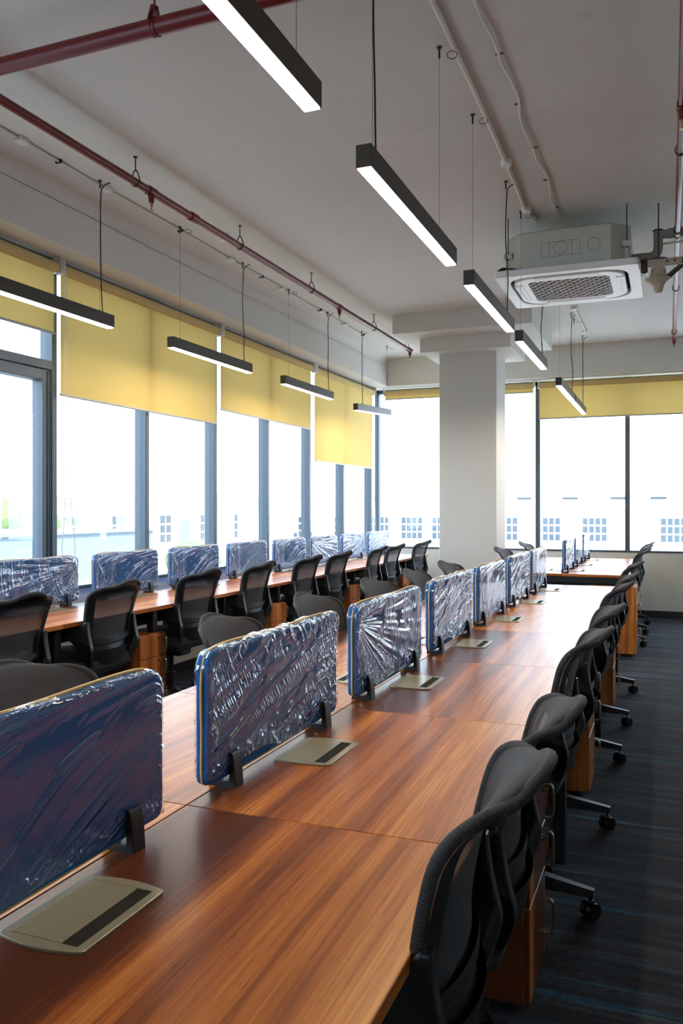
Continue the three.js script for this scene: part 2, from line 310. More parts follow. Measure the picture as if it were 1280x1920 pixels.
// ---------------------------------------------------------------- pendant lights
function pendant(label, x, f0, f1, wires, tilt = 0) { // wires: [forward, 'wire'|'cord']
  const L = f1 - f0, bottom = 2.52, top = 2.597, cf = (f0 + f1) / 2, w = 0.0275;
  const t = thing('pendant_light', label, 'pendant light', [x, bottom, -cf], 0, 'linear pendant lights');
  const body = new THREE.Group(); body.name = 'body'; body.rotation.x = tilt; t.add(body);
  const h = L / 2;
  obj('housing', [cbox(-w, -w + 0.004, 0, 0.077, -h, h, 0.001), cbox(w - 0.004, w, 0, 0.077, -h, h, 0.001), cbox(-w, w, 0.073, 0.077, -h, h, 0.001)], M.lampBody, body);
  for (const s of [-1, 1]) obj('end_cap', cbox(-w - 0.0005, w + 0.0005, -0.0005, 0.0775, s > 0 ? h : -h - 0.004, s > 0 ? h + 0.004 : -h, 0.001), M.lampBody, body);
  obj('diffuser', cbox(-w + 0.003, w - 0.003, -0.005, 0.01, -h, h, 0.002), M.lampGlow, body);
  const rl = new THREE.RectAreaLight(new THREE.Color().setRGB(1, 0.85, 0.64), LAMP_LIGHT, 0.047, L);
  rl.position.set(0, -0.008, 0); rl.rotation.x = -Math.PI / 2; body.add(rl);
  for (const [f, kind] of wires) {
    const z = cf - f, y0 = 0.077 + (tilt ? z * Math.sin(-tilt) : 0), yt = CEIL + (x > -2.6 ? 0.018 : 0) - bottom, jit = rnd() * 0.02 - 0.01;
    obj('suspension_wire', rod([0, y0, z], [0, yt - 0.04, z], 0.0011, 6), M.wire, t);
    obj('wire_grip', [cyl(0.005, 0.005, 0.045, 0, yt - 0.05, z, 10), cyl(0.012, 0.012, 0.006, 0, yt - 0.006, z, 12)], M.hanger, t); obj('wire_gland', cyl(0.005, 0.004, 0.014, 0, y0, z, 10), M.hanger, t);
    if (kind !== 'wire') obj('power_cord', tube([[0.006, y0 - 0.004, z - 0.02], [0.007, y0 + 0.05, z - 0.012], [0.006 + jit, 0.3, z - 0.002], [0.006 - jit, 0.55, z], [0.005, yt - 0.12, z - 0.002], [0.012, yt - 0.045, z - 0.008], [0.035, yt - 0.02, z - 0.02], [0.055, yt - 0.012, z - 0.03]], 0.0035, 40, 6), M.cord, t);
    else obj('spare_wire_coil', new THREE.TorusGeometry(0.022, 0.002, 5, 20).rotateX(Math.PI / 2 - 0.3).translate(0.05, yt - 0.03, z - 0.03), M.hanger, t);
  }
}
const XA = -0.953, XP = -3.3;
pendant('black linear pendant light nearest the camera, cut by the top edge', XA, 0.98, 2.18, [[1.08, 'wire'], [2.07, 'wire']]);
pendant('lit black linear pendant in the right row, second from the camera, in open ceiling', XA, 2.615, 3.812, [[2.7, 'cord'], [3.6, 'wire']]);
pendant('black linear pendant in front of the column capital, left of the air conditioner', XA, 4.19, 5.385, [[4.28, 'wire'], [5.23, 'cord']]);
pendant('black linear pendant just below the air conditioner panel', XA, 5.73, 6.94, [[5.72 + 0.08, 'wire'], [6.8, 'cord']]);
pendant('small-looking linear pendant before the end window, nearer of the last two', XA, 7.93, 9.14, [[8.02, 'wire'], [9.02, 'cord']]);
pendant('farthest linear pendant in the right row, before the yellow end blind', XA, 9.2, 10.43, [[9.3, 'wire'], [10.25, 'cord']]);
pendant('linear pendant of the window row cut by the left edge', XP, 3.15, 4.345, [[3.25, 'wire'], [4.24, 'cord']]);
pendant('linear pendant of the window row hanging before the wide yellow blind', XP, 5.03, 6.22, [[5.15, 'wire'], [6.1, 'cord']]);
pendant('linear pendant of the window row, third from the left edge', XP, 6.88, 8.05, [[7.0, 'wire'], [7.95, 'cord']]);
pendant('tilted linear pendant near the room corner, last of the window row', XP, 8.78, 10.0, [[8.98, 'cord'], [9.9, 'wire']], 0.055);

// ---------------------------------------------------------------- sprinkler pipes, conduits
function hangerGeo(x, f, y, r, top) { // pear-shaped clip with rod
  const z = -f;
  return [tube([[x, y - r - 0.004, z], [x + r + 0.006, y, z], [x + r * 0.8, y + r + 0.02, z], [x + 0.006, y + r + 0.045, z], [x - 0.006, y + r + 0.045, z], [x - r * 0.8, y + r + 0.02, z], [x - r - 0.006, y, z]], 0.004, 28, 6, true), cyl(0.004, 0.004, top - (y + r + 0.04), x, y + r + 0.04, z, 8), cyl(0.013, 0.013, 0.005, x, top - 0.005, z, 10)];
}
const sprinkler = (x, f, y, r) => [cyl(r * 1.25, r * 1.25, 0.075, x, y - 0.0375, -f, 14).translate(-x, -y, f).rotateX(Math.PI / 2).translate(x, y, -f), cyl(0.014, r * 0.95, 0.05, x, y - r - 0.045, -f, 12)];
const sprHead = (x, f, y, r) => [cyl(0.007, 0.011, 0.025, x, y - r - 0.068, -f, 10), cyl(0.003, 0.003, 0.02, x, y - r - 0.086, -f, 6), cyl(0.014, 0.014, 0.003, x, y - r - 0.089, -f, 12)];
{
  const y = 3.272, xl = -2.885, r = 0.023;
  const p = thing('sprinkler_pipe', 'dark red sprinkler pipe running along the long window', 'pipe', [0, 0, 0], 0, 'red sprinkler pipes');
  obj('pipe', rod([xl, y, -2.78], [xl, y, -9.55], r, 20), M.redPipe, p);
  for (const f of [4.19, 7.24, 9.53]) { const k = obj('sprinkler_tee', sprinkler(xl, f, y, r), M.redDark, p); obj('sprinkler_head', sprHead(xl, f, y, r), M.brass, k); }
  for (const f of [4.66]) obj('coupling', rod([xl, y, -f + 0.035], [xl, y, -f - 0.035], r * 1.3, 16), M.redDark, p);
  for (const f of [4.03, 5.29, 6.58, 8.22, 9.4]) obj('pipe_hanger', hangerGeo(xl, f, y, r, CEIL), M.hanger, p);
  const q = thing('sprinkler_pipe', 'thick red sprinkler pipe crossing the ceiling at the top left', 'pipe', [0, 0, 0], 0, 'red sprinkler pipes');
  obj('pipe', rod([-3.0, 3.285, -2.78], [3.58, 3.285, -2.78], 0.034, 24), M.redPipe, q);
  const hh = (x) => [...hangerGeo(0, 0, 3.285, 0.034, CEIL + 0.018), new THREE.CylinderGeometry(0.0375, 0.0375, 0.028, 24, 1, true).rotateX(Math.PI / 2).translate(0, 3.285, 0), hexa([[-0.034, 3.305, -0.012], [-0.026, 3.305, -0.012], [-0.026, 3.305, 0.012], [-0.034, 3.305, 0.012], [-0.012, 3.372, -0.01], [-0.004, 3.372, -0.01], [-0.004, 3.372, 0.01], [-0.012, 3.372, 0.01]]), hexa([[0.034, 3.305, -0.012], [0.026, 3.305, -0.012], [0.026, 3.305, 0.012], [0.034, 3.305, 0.012], [0.012, 3.372, -0.01], [0.004, 3.372, -0.01], [0.004, 3.372, 0.01], [0.012, 3.372, 0.01]])].map((g) => g.rotateY(Math.PI / 2).translate(x, 0, -2.78));
  for (const x of [-1.9, -0.3, 1.4, 2.9]) { const c = obj('pipe_hanger', hh(x), M.redDark, q); c.userData.label = 'red painted hanger clip'; }
  const s = thing('sprinkler_pipe', 'red sprinkler pipe at the right edge, ending before the end window', 'pipe', [0, 0, 0], 0, 'red sprinkler pipes');
  const xr = 0.062;
  obj('pipe', rod([xr, y, -2.78], [xr, y, -9.98], 0.02, 18), M.redPipe, s);
  for (const f of [4.22, 9.96]) { const k = obj('sprinkler_tee', sprinkler(xr, f, y, 0.02), M.redDark, s); obj('sprinkler_head', sprHead(xr, f, y, 0.02), M.brass, k); }
  for (const f of [4.75, 6.1, 7.7, 9.6]) obj('pipe_hanger', hangerGeo(xr, f, y, 0.02, CEIL + 0.018), M.hanger, s);
  // conduits fixed to the slab
  const yc = CEIL + 0.018;
  const c1 = thing('conduit', 'white rigid conduit on the ceiling between pendants and air conditioner', 'conduit', [0, 0, 0], 0, 'ceiling conduits');
  obj('tube', tube([[-0.885, yc - 0.013, -1.5], [-0.885, yc - 0.013, -3.4], [-0.887, yc - 0.016, -4.4], [-0.9, yc - 0.014, -5.4], [-0.91, yc - 0.013, -5.7], [-0.87, yc - 0.016, -6.0]], 0.0125, 60, 10), M.conduit, c1);
  for (const [f, x] of [[4.92, -0.893], [5.75, -0.905]]) obj('junction_box', [cyl(0.034, 0.034, 0.03, x, yc - 0.03, -f, 18), cyl(0.026, 0.03, 0.006, x, yc - 0.036, -f, 18)], M.whitePlastic, c1);
  for (const f of [2.9, 3.95, 4.55, 5.3]) obj('saddle_clip', cbox(-0.91, -0.862, yc - 0.004, yc, -f - 0.008, -f + 0.008, 0.001), M.conduit, c1);
  const c2 = thing('conduit', 'wavy white cable stapled along the ceiling right of the conduit', 'cable', [0, 0, 0], 0, 'ceiling conduits');
  const wav = []; for (let f = 1.6; f <= 6.2; f += 0.2) wav.push([-0.712 + 0.012 * Math.sin(f * 5.1) + 0.008 * Math.sin(f * 11), yc - 0.009 - 0.006 * Math.abs(Math.sin(f * 3)), -f]);
  obj('cable', tube(wav, 0.0075, 140, 8), M.conduit, c2);
  for (const f of [3.25, 3.75, 4.25, 4.8, 5.3, 5.8]) obj('cable_clip', cbox(-0.73, -0.694, yc - 0.005, yc, -f - 0.006, -f + 0.006, 0.001), M.hanger, c2);
  const c3 = thing('conduit', 'short white conduit on the ceiling near the end window', 'conduit', [0, 0, 0], 0, 'ceiling conduits');
  obj('tube', rod([-0.9, yc - 0.014, -8.7], [-0.89, yc - 0.014, -9.95], 0.014, 10), M.conduit, c3);
  for (const f of [8.75, 9.93]) obj('junction_box', cyl(0.032, 0.032, 0.03, -0.895, yc - 0.03, -f, 16), M.whitePlastic, c3);
  const c4 = thing('conduit', 'thin grey conduit on the ceiling above the window row of pendants', 'conduit', [0, 0, 0], 0, 'ceiling conduits');
  const gc = []; for (let f = 1.5; f <= 9.4; f += 0.4) gc.push([-3.33 + 0.006 * Math.sin(f * 4), CEIL - 0.009, -f]);
  obj('tube', tube(gc, 0.008, 120, 8), M.conduit, c4);
  for (const f of [3.6, 4.34, 5.95, 6.9, 7.85, 8.5]) obj('junction_box', cbox(-3.36, -3.3, CEIL - 0.026, CEIL, -f - 0.035, -f + 0.035, 0.004), M.whitePlastic, c4);
  for (let f = 3.9; f < 9.3; f += 1.3) obj('cable_tie', cbox(-3.352, -3.308, CEIL - 0.02, CEIL, -f - 0.006, -f + 0.006, 0.001), M.cord, c4);
  const sd = thing('smoke_detector', 'round white smoke detector on the ceiling beside the red pipe', 'smoke detector', [-3.1, CEIL, -5.42]);
  obj('base', cyl(0.055, 0.06, 0.025, 0, -0.025, 0, 28), M.whitePlastic, sd);
  obj('sensor_head', cyl(0.03, 0.048, 0.02, 0, -0.048, 0, 24), M.whitePlastic, sd);
  obj('vent_ring', cyl(0.042, 0.042, 0.006, 0, -0.031, 0, 24), M.hanger, sd);
}

// ---------------------------------------------------------------- ceiling cassette air conditioner
{
  const t = thing('air_conditioner', 'ceiling cassette air conditioner with white panel and grey metal casing', 'air conditioner', [-0.66, 2.985, -6.27], 0);
  const h = 0.42, octagon = (h, c) => [[-h + c, -h], [h - c, -h], [h, -h + c], [h, h - c], [h - c, h], [-h + c, h], [-h, h - c], [-h, -h + c]], shell = poly(octagon(h, 0.12));
  shell.holes.push(new THREE.Path(octagon(h - 0.006, 0.118).map((q) => new THREE.Vector2(...q))));
  const body = obj('casing', [extrude(shell, 0.27, 0).rotateX(-Math.PI / 2).translate(0, 0.045, 0), extrude(poly(octagon(h, 0.12)), 0.004, 0).rotateX(-Math.PI / 2).translate(0, 0.312, 0)], M.galvanised, t);
  body.userData.label = 'grey galvanised metal casing';
  // knock-out outlines, thin dashes on the front of the casing
  const dash = [], zf = h + 0.0006, seg = (x0, y0, x1, y1) => { const n = Math.max(1, Math.round(Math.hypot(x1 - x0, y1 - y0) / 0.022)); for (let i = 0; i < n; i++) { const a = (i + 0.15) / n, b = (i + 0.8) / n; dash.push(rod([lerp(x0, x1, a), lerp(y0, y1, a), zf], [lerp(x0, x1, b), lerp(y0, y1, b), zf], 0.0013, 4)); } };
  seg(-0.16, 0.13, 0.1, 0.13); seg(-0.16, 0.23, 0.1, 0.23); seg(-0.16, 0.13, -0.16, 0.23); seg(0.1, 0.13, 0.1, 0.23); seg(-0.105, 0.13, -0.105, 0.23); seg(0.045, 0.13, 0.045, 0.23);
  for (const [cx, r] of [[-0.03, 0.044], [0.19, 0.042]]) for (let i = 0; i < 16; i++) { const a = i / 16 * 6.283, b = a + 0.28; dash.push(rod([cx + r * Math.cos(a), 0.185 + r * Math.sin(a), zf], [cx + r * Math.cos(b), 0.185 + r * Math.sin(b), zf], 0.0013, 4)); }
  obj('knockout_marks', dash, M.blackPrint, body);
  // trim panel: plate with an opening, raised middle, four louvres, grille
  const P = 0.475, plate = rrect(-P, P, -P, P, 0.03); plate.holes.push(rrect(-0.412, 0.412, -0.412, 0.412, 0.2));
  obj('trim_panel', extrude(plate, 0.03, 0.008, 10).rotateX(-Math.PI / 2).translate(0, 0.012, 0), M.acPanel, t);
  const mid = rrect(-0.375, 0.375, -0.375, 0.375, 0.18); mid.holes.push(rrect(-0.285, 0.285, -0.285, 0.285, 0.07));
  obj('centre_cover', extrude(mid, 0.022, 0.006, 10).rotateX(-Math.PI / 2).translate(0, 0.006, 0), M.acPanel, t);
  obj('intake_duct', [[-1, 0], [1, 0], [0, -1], [0, 1]].map(([i, j]) => i ? cbox(i * 0.286, i * 0.292, 0.03, 0.2, -0.29, 0.29, 0) : cbox(-0.29, 0.29, 0.03, 0.2, j * 0.286, j * 0.292, 0)), M.galvanised, t);
  obj('air_filter', cbox(-0.285, 0.285, 0.06, 0.066, -0.285, 0.285, 0), M.filter, t);
  const lat = []; // honeycomb lattice of wavy slats
  for (let j = -7; j <= 7; j++) { const pts = []; const z0 = j * 0.038; for (let i = -9; i <= 9; i++) pts.push([i * 0.0315, z0 + ((i + j) & 1 ? 0.014 : -0.014)]); for (let i = 1; i < pts.length; i++) { if (Math.abs(pts[i][0]) > 0.285) continue; lat.push(rod([pts[i - 1][0], 0.008, pts[i - 1][1]], [pts[i][0], 0.008, pts[i][1]], 0.0055, 5)); } }
  obj('grille', lat, M.acGrille, t);
  for (let k = 0; k < 4; k++) {
    const lv = obj('louvre', [cbox(-0.22, 0.22, -0.004, 0.004, 0.322, 0.345, 0.003, 'x'), cbox(-0.22, 0.22, -0.004, 0.004, 0.352, 0.38, 0.003, 'x')], M.acPanel, t); lv.rotation.y = k * Math.PI / 2;
  }
  for (const [x, z] of [[-0.4, 0.36], [0.4, 0.36], [-0.4, -0.36], [0.4, -0.36]]) {
    const b = obj('hanger_bracket', [cbox(x - 0.03, x + 0.03, 0.16, 0.2, z - 0.014, z + 0.014, 0.002), cbox(x - 0.012, x + 0.012, 0.06, 0.2, z - 0.004, z + 0.004, 0.002)], M.galvanised, t);
    obj('threaded_rod', [rod([x, 0.14, z], [x, 0.453, z], 0.004, 8), cyl(0.009, 0.009, 0.008, x, 0.2, z, 6), cyl(0.009, 0.009, 0.008, x, 0.152, z, 6)], M.hanger, b);
  }
  obj('cable_bundle', [0, 1, 2].map((k) => tube([[-0.46, 0.05 + k * 0.006, 0.44], [-0.42, 0.06 + k * 0.008, 0.45], [-0.36, 0.068 - k * 0.003, 0.44], [-0.3, 0.052, 0.43]], 0.004, 14, 6)), M.cord, t);
  const ins = thing('insulated_pipe', 'grey insulated pipe elbow leaving the air conditioner to the right', 'pipe', [0, 0, 0]);
  obj('elbow_pipe', tube([[-0.24, 3.14, -6.2], [-0.17, 3.14, -6.2], [-0.11, 3.14, -6.2], [-0.075, 3.16, -6.2], [-0.065, 3.2, -6.2], [-0.065, 3.26, -6.2], [-0.065, 3.31, -6.2]], 0.032, 40, 14), M.greyPipe, ins);
  obj('cross_pipe', [rod([-0.08, 3.29, -6.2], [1.6, 3.31, -6.24], 0.03, 16), rod([0.0, 3.29, -6.2], [0.05, 3.292, -6.2], 0.035, 16)], M.greyPipe, ins);
  obj('tape_band', new THREE.TorusGeometry(0.031, 0.005, 6, 24).rotateX(Math.PI / 2).translate(-0.065, 3.318, -6.2), M.cord, ins);
  obj('thin_tube', tube([[-0.09, 3.235, -6.25], [0.3, 3.25, -6.25], [1.2, 3.3, -6.25]], 0.008, 20, 8), M.conduit, ins);
  // bracket with flared cones at the right edge
  const b = thing('ceiling_bracket', 'beige bolted bracket with flared cone caps right of the air conditioner', 'bracket', [0.03, 2.985, -5.95]);
  obj('cross_bar', cbox(-0.16, 0.62, -0.002, 0.05, 0.05, 0.06, 0.002, 'x'), M.beige, b);
  obj('end_plate', cbox(-0.2, -0.158, -0.04, 0.055, -0.04, 0.07, 0.01), M.lampBody, b);
  for (const x of [-0.035, 0.01, 0.06, 0.105]) obj('bolt', cyl(0.007, 0.007, 0.008, 0, 0, 0, 8).rotateX(Math.PI / 2).translate(x, 0.028, 0.06), M.hanger, b);
  obj('strut', hexa([[-0.05, -0.062, 0.03], [-0.03, -0.062, 0.03], [0.09, 0.02, 0.064], [0.06, 0.02, 0.064], [-0.05, -0.072, 0.03], [-0.01, -0.072, 0.03], [0.11, 0.015, 0.064], [0.085, 0.008, 0.064]]), M.hanger, b);
  for (const [x, z, k] of [[-0.09, 0, 1], [0.2, 0.02, 1.15]]) {
    const pr = [[0.002, -0.165], [0.02, -0.163], [0.028, -0.15], [0.034, -0.125], [0.05, -0.1], [0.085, -0.078], [0.088, -0.07], [0.06, -0.066], [0.05, -0.03], [0.045, 0.0]].map(([r, y]) => new THREE.Vector2(r * k, y));
    obj('cone_cap', new THREE.LatheGeometry(pr, 36).translate(x, 0, z), M.beige, b);
    obj('round_cover', cyl(0.085 * k, 0.06 * k, 0.012, x, 0.05, z, 28), M.lampBody, b);
    obj('drop_rod', rod([x, 0.05, z], [x, 0.44, z], 0.005, 8), M.hanger, b);
  }
  obj('clip_wire', tube([[0.12, -0.02, 0.05], [0.085, -0.03, 0.06], [0.08, -0.075, 0.06], [0.1, -0.095, 0.06], [0.14, -0.07, 0.05]], 0.005, 20, 6), M.cord, b);
}

// ---------------------------------------------------------------- benches
const DESK = 0.75, U = 0.9;
const frameShape = (() => {
  const s = new THREE.Shape(); s.moveTo(-0.072, -0.1); s.quadraticCurveTo(0, -0.124, 0.072, -0.1); s.lineTo(0.075, -0.095); s.lineTo(0.075, 0.095); s.lineTo(0.072, 0.1); s.quadraticCurveTo(0, 0.124, -0.072, 0.1); s.lineTo(-0.075, 0.095); s.lineTo(-0.075, -0.095); s.closePath();
  s.holes.push(rrect(-0.061, 0.06, -0.092, 0.092, 0.002)); return s;
})();
const G_boxFrame = extrude(frameShape, 0.0035, 0.0008, 10).rotateX(-Math.PI / 2), G_boxLid = cbox(-0.0595, 0.03, 0.0005, 0.0045, -0.0905, 0.0905, 0.0008), G_brush = cbox(0.0302, 0.0598, 0.0004, 0.0014, -0.0915, 0.0915, 0);
const brushMat = std(0x1c1912, 0.95);
function powerBox(bench, x, f, flip) {
  const g = new THREE.Group(); g.name = 'power_box'; g.position.set(x, DESK, -f); g.rotation.y = flip ? Math.PI : 0; bench.add(g);
  obj('box_frame', G_boxFrame, M.champagne, g); obj('brush_strip', G_brush, brushMat, g); obj('lid', G_boxLid, M.champagne, g);
}
function bench(label, f0, n, halves, legAt, boxes) {
  const b = thing('desk_bench', label, 'desk', [0, 0, 0], 0, 'wood-topped office benches'), x0 = Math.min(...halves.flatMap((h) => [h.edge, h.back])), x1 = Math.max(...halves.flatMap((h) => [h.edge, h.back]));
  for (const h of halves) for (let k = 0; k < n; k++) {
    const a = f0 + k * U, uo = (rnd() * 1.3) + a + U + 2.4 * Math.floor(rnd() * 4), lo = Math.min(h.edge, h.back), vo = -lo + rnd() * 0.55;
    obj('worktop_panel', fbox(lo + 0.0008, Math.max(h.edge, h.back) - 0.0008, DESK - 0.025, DESK, a + 0.0009, a + U - 0.0009, 0.0015, 'z', uo, vo), M.wood, b);
    if (!boxes || boxes(k)) powerBox(b, h.box, a + 0.447, h.flip);
  }
  obj('front_beam', halves.map((h) => fbox(h.edge + Math.sign(h.back - h.edge) * 0.12, h.edge + Math.sign(h.back - h.edge) * 0.16, DESK - 0.065, DESK - 0.025, f0 + 0.04, f0 + n * U - 0.04, 0.002)), M.steelBlack, b);
  obj('cable_tray', fbox((x0 + x1) / 2 - 0.12, (x0 + x1) / 2 + 0.12, DESK - 0.14, DESK - 0.03, f0 + 0.05, f0 + n * U - 0.05, 0.004), M.steelBlack, b);
  for (let k = 0; k <= n; k++) {
    const s = clamp(f0 + k * U, f0 + 0.03, f0 + n * U - 0.03), kind = legAt(k);
    for (const h of halves) { const d = Math.sign(h.back - h.edge), x = h.edge + d * 0.06; obj('leg', fbox(x - 0.025, x + 0.025, kind === 'pedestal' ? 0.582 : 0, DESK - 0.025, s - 0.025, s + 0.025, 0.004, 'y'), M.steelBlack, b); }
    obj('cross_beam', fbox(x0 + 0.085, x1 - 0.085, DESK - 0.085, DESK - 0.026, s - 0.02, s + 0.02, 0.003, 'x'), M.steelBlack, b);
    if (halves.length === 1) obj('leg', fbox(x0 + 0.03, x0 + 0.08, 0, DESK - 0.025, s - 0.025, s + 0.025, 0.004, 'y'), M.steelBlack, b);
  }
  return b;
}
const F0 = 0.585, XE = -0.332, XM = -0.936, XE2 = -1.54;
bench('long double-sided wooden bench in the middle, nearest the camera', F0, 7, [{ edge: XE, back: XM, box: -0.83, flip: false }, { edge: XE2, back: XM, box: -1.045, flip: true }], (k) => (k === 2 || k === 4 || k === 6 ? 'pedestal' : 'leg'));
const farBench = bench('short double-sided wooden bench by the end window', 8.06, 3, [{ edge: XE, back: XM, box: -0.83, flip: false }, { edge: XE2, back: XM, box: -1.045, flip: true }], () => 'leg');
obj('end_panel', fbox(XE2 + 0.09, XE - 0.09, 0.5, DESK - 0.03, 8.1, 8.115, 0.002, 'x'), M.steelBlack, farBench);
const FL = 2.65;
bench('long wooden bench along the left window', FL, 9, [{ edge: -3.0, back: -3.6, box: -3.47, flip: false }], (k) => (k % 2 === 0 ? 'pedestal' : 'leg'));

// ---------------------------------------------------------------- drawer pedestals
function pedestal(label, frontX, f0, f1, h, uo) {
  const w = f1 - f0, t = thing('drawer_pedestal', label, 'pedestal', [frontX, 0, -(f0 + f1) / 2], 0, 'wooden drawer pedestals'), d = 0.45;
  obj('body', cbox(-d, -0.018, 0.03, h, -w / 2, w / 2, 0.002, 'y', uo, uo * 0.7), M.wood, t);
  obj('plinth', cbox(-d + 0.03, -0.04, 0, 0.032, -w / 2 + 0.02, w / 2 - 0.02, 0.001), M.steelBlack, t);
  const ys = [h - 0.006, h - 0.006 - (h - 0.04) * 0.26, h - 0.006 - (h - 0.04) * 0.52, 0.032];
  for (let k = 0; k < 3; k++) {
    const dr = obj('drawer', cbox(-0.017, 0, ys[k + 1] + 0.0025, ys[k] - 0.0015, -w / 2 + 0.001, w / 2 - 0.001, 0.0015, 'y', uo + k * 0.3, uo * 0.7), M.wood, t);
    const y = (ys[k] + ys[k + 1]) / 2, z = -w / 2 + 0.045;
    obj('handle', tube([[0, y - 0.048, z], [0.022, y - 0.048, z], [0.027, y - 0.042, z], [0.027, y + 0.042, z], [0.022, y + 0.048, z], [0, y + 0.048, z]], 0.0045, 30, 8), M.chrome, dr);
    if (k < 2) { const yl = ys[k] - 0.022, zl = z + 0.05; obj('lock', [cyl(0.009, 0.009, 0.008, 0, 0, 0, 14).rotateZ(-Math.PI / 2).translate(0, yl, zl), cbox(0.008, 0.022, yl - 0.008, yl + 0.008, zl - 0.0012, zl + 0.0012, 0.0005), cbox(0.013, 0.02, yl - 0.05, yl - 0.01, zl - 0.001, zl + 0.001, 0.0005)], M.chrome, dr); }
  }
}
const seam = (k) => F0 + k * U;
['nearest the camera', 'second from the camera', 'third from the camera'].forEach((s, i) => { const c = seam(2 + 2 * i); pedestal('brown wooden drawer pedestal on the aisle side of the middle bench, ' + s, -0.345, c - 0.14, c + 0.16, 0.58, 0.3 + i * 0.37); });
pedestal('taller wooden pedestal standing out from the end of the far bench', -0.27, 8.02, 8.4, 0.65, 0.9);
['nearest, between the second and third chairs', 'second from the camera', 'third from the camera', 'farthest'].forEach((s, i) => { const c = FL + (2 + 2 * i) * U; pedestal('brown wooden drawer pedestal under the window bench, ' + s, -3.005, c - 0.21, c + 0.08, 0.58, 0.5 + i * 0.41); });

// ---------------------------------------------------------------- wrapped desk screens
const SH = 0.28, SW = 0.725;
const G_panel = (() => { const g = extrude(rrect(-SW / 2, SW / 2, 0, SH, 0.04, 0.02), 0.022, 0.004, 8); g.translate(0, 0, -0.011); g.rotateY(Math.PI / 2); g.scale(1, 1, 1); const uv = g.attributes.uv; for (let i = 0; i < uv.count; i++) uv.setXY(i, uv.getX(i) * 4, uv.getY(i) * 4); return g; })();
const G_piping = (() => { const a = SW / 2 + 0.0045, p = []; for (const [z, y] of [[-a + 0.02, -0.004], [a - 0.02, -0.004], [a - 0.004, 0.002], [a, 0.02], [a, 0.1], [a, SH - 0.04], [a - 0.012, SH - 0.01], [a - 0.04, SH + 0.0045], [0, SH + 0.0045], [-a + 0.04, SH + 0.0045], [-a + 0.012, SH - 0.01], [-a, SH - 0.04], [-a, 0.1], [-a, 0.02], [-a + 0.004, 0.002]]) p.push([0, y, z]); return tube(p, 0.0032, 120, 6, true); })();
const G_clamp = (z) => {
  const s = new THREE.Shape(); s.moveTo(-0.034, 0); s.lineTo(0.034, 0); s.quadraticCurveTo(0.03, 0.07, 0.024, 0.076); s.lineTo(0.019, 0.076); s.lineTo(0.019, 0.012); s.lineTo(-0.019, 0.012); s.lineTo(-0.019, 0.076); s.lineTo(-0.024, 0.076); s.quadraticCurveTo(-0.03, 0.07, -0.034, 0); s.closePath();
  return extrude(s, 0.034, 0.001, 6).translate(0, 0, z - 0.017);
};
const G_clamps = [G_clamp(-SW / 2 + 0.1), G_clamp(SW / 2 - 0.1)];
function filmGeo(kind) { // a loose sleeve over the panel, open below, gathered at the ends
  const T = SH + 0.006, hw = 0.0185, L = SW / 2 + 0.008, n1 = 26, nTop = 8;
  return surface((u, v) => {
    const z = lerp(-L, L, u), dz = Math.max(0, Math.abs(z) - (SW / 2 - 0.04)), drop = 0.042 - Math.sqrt(Math.max(0, 0.042 * 0.042 - Math.min(dz, 0.042) ** 2)), top = T - drop * 0.92;
    const bot = -0.004 + 0.012 * noise(z * 9 + kind * 5, 3) * (kind === 2 ? 2.2 : 1);
    const k = v * 2 - 1, side = Math.sign(k) || 1, a = Math.abs(k); // a: 0 top centre, 1 bottom
    const flat = 0.1;
    let x, y; if (a < flat) { const q = a / flat * Math.PI / 2; x = side * hw * Math.sin(q); y = top - hw * 0.5 + hw * 0.5 * Math.cos(q); } else { x = side * hw; y = lerp(top - hw * 0.5, bot, (a - flat) / (1 - flat)); }
    const yy = y / SH, f = fbm(z * 7 + kind * 11 + side * 5, y * 11, 3) - 0.5;
    let h = 0;
    if (kind === 0) { const q = y + 0.18 * z + f * 0.04; h = 0; }
    else if (kind === 1) { const an = Math.atan2(0.24 - y, z + SW / 2 + 0.02); h = 0.0022 * Math.pow(Math.abs(Math.sin(an * 9 + f)), 4) * smooth(z + SW / 2, 0.02, 0.2); }
    else h = 0.002 * Math.pow(Math.abs(Math.sin((y * 0.9 + z * 0.45 + f * 0.12) * 40)), 3);
    h += 0.008 * Math.abs(f) * smooth(Math.abs(z), SW / 2 - 0.06, SW / 2) + (kind === 2 ? 0.022 : 0.006) * Math.abs(f) * smooth(yy, 0.8, 1);
    x += side * h; y += a < flat ? h * 0.8 : 0;
    const pinch = smooth(Math.abs(z), SW / 2, L); x *= 1 - 0.25 * pinch;
    return [x, y, z];
  }, 96, 64);
}
const G_films = [0, 1, 2].map((k) => { const g = filmGeo(k), uv = g.attributes.uv; for (let i = 0; i < uv.count; i++) uv.setY(i, 1 - Math.abs(uv.getY(i) * 2 - 1)); return g; });
function deskScreen(label, x, f, kind, group, mirror) {
  const t = thing('desk_screen', label, 'desk screen', [x, DESK, -f], mirror ? Math.PI : 0, group), y = 0.03;
  const p = obj('panel', G_panel, M.screenFabric, t); p.position.y = y; p.userData.label = 'blue fabric panel';
  const q = obj('piping', G_piping, M.piping, t); q.position.y = y; q.userData.label = 'tan edge piping';
  for (const g of G_clamps) obj('clamp_foot', g, M.clamp, t);
  const w = obj('plastic_wrap', G_films[kind], films[kind], t); w.position.y = y; w.userData.label = 'creased clear plastic film';
}
const ord = ['nearest the camera', 'second from the camera', 'third from the camera', 'fourth from the camera', 'fifth from the camera', 'sixth from the camera', 'seventh from the camera', 'farthest'];
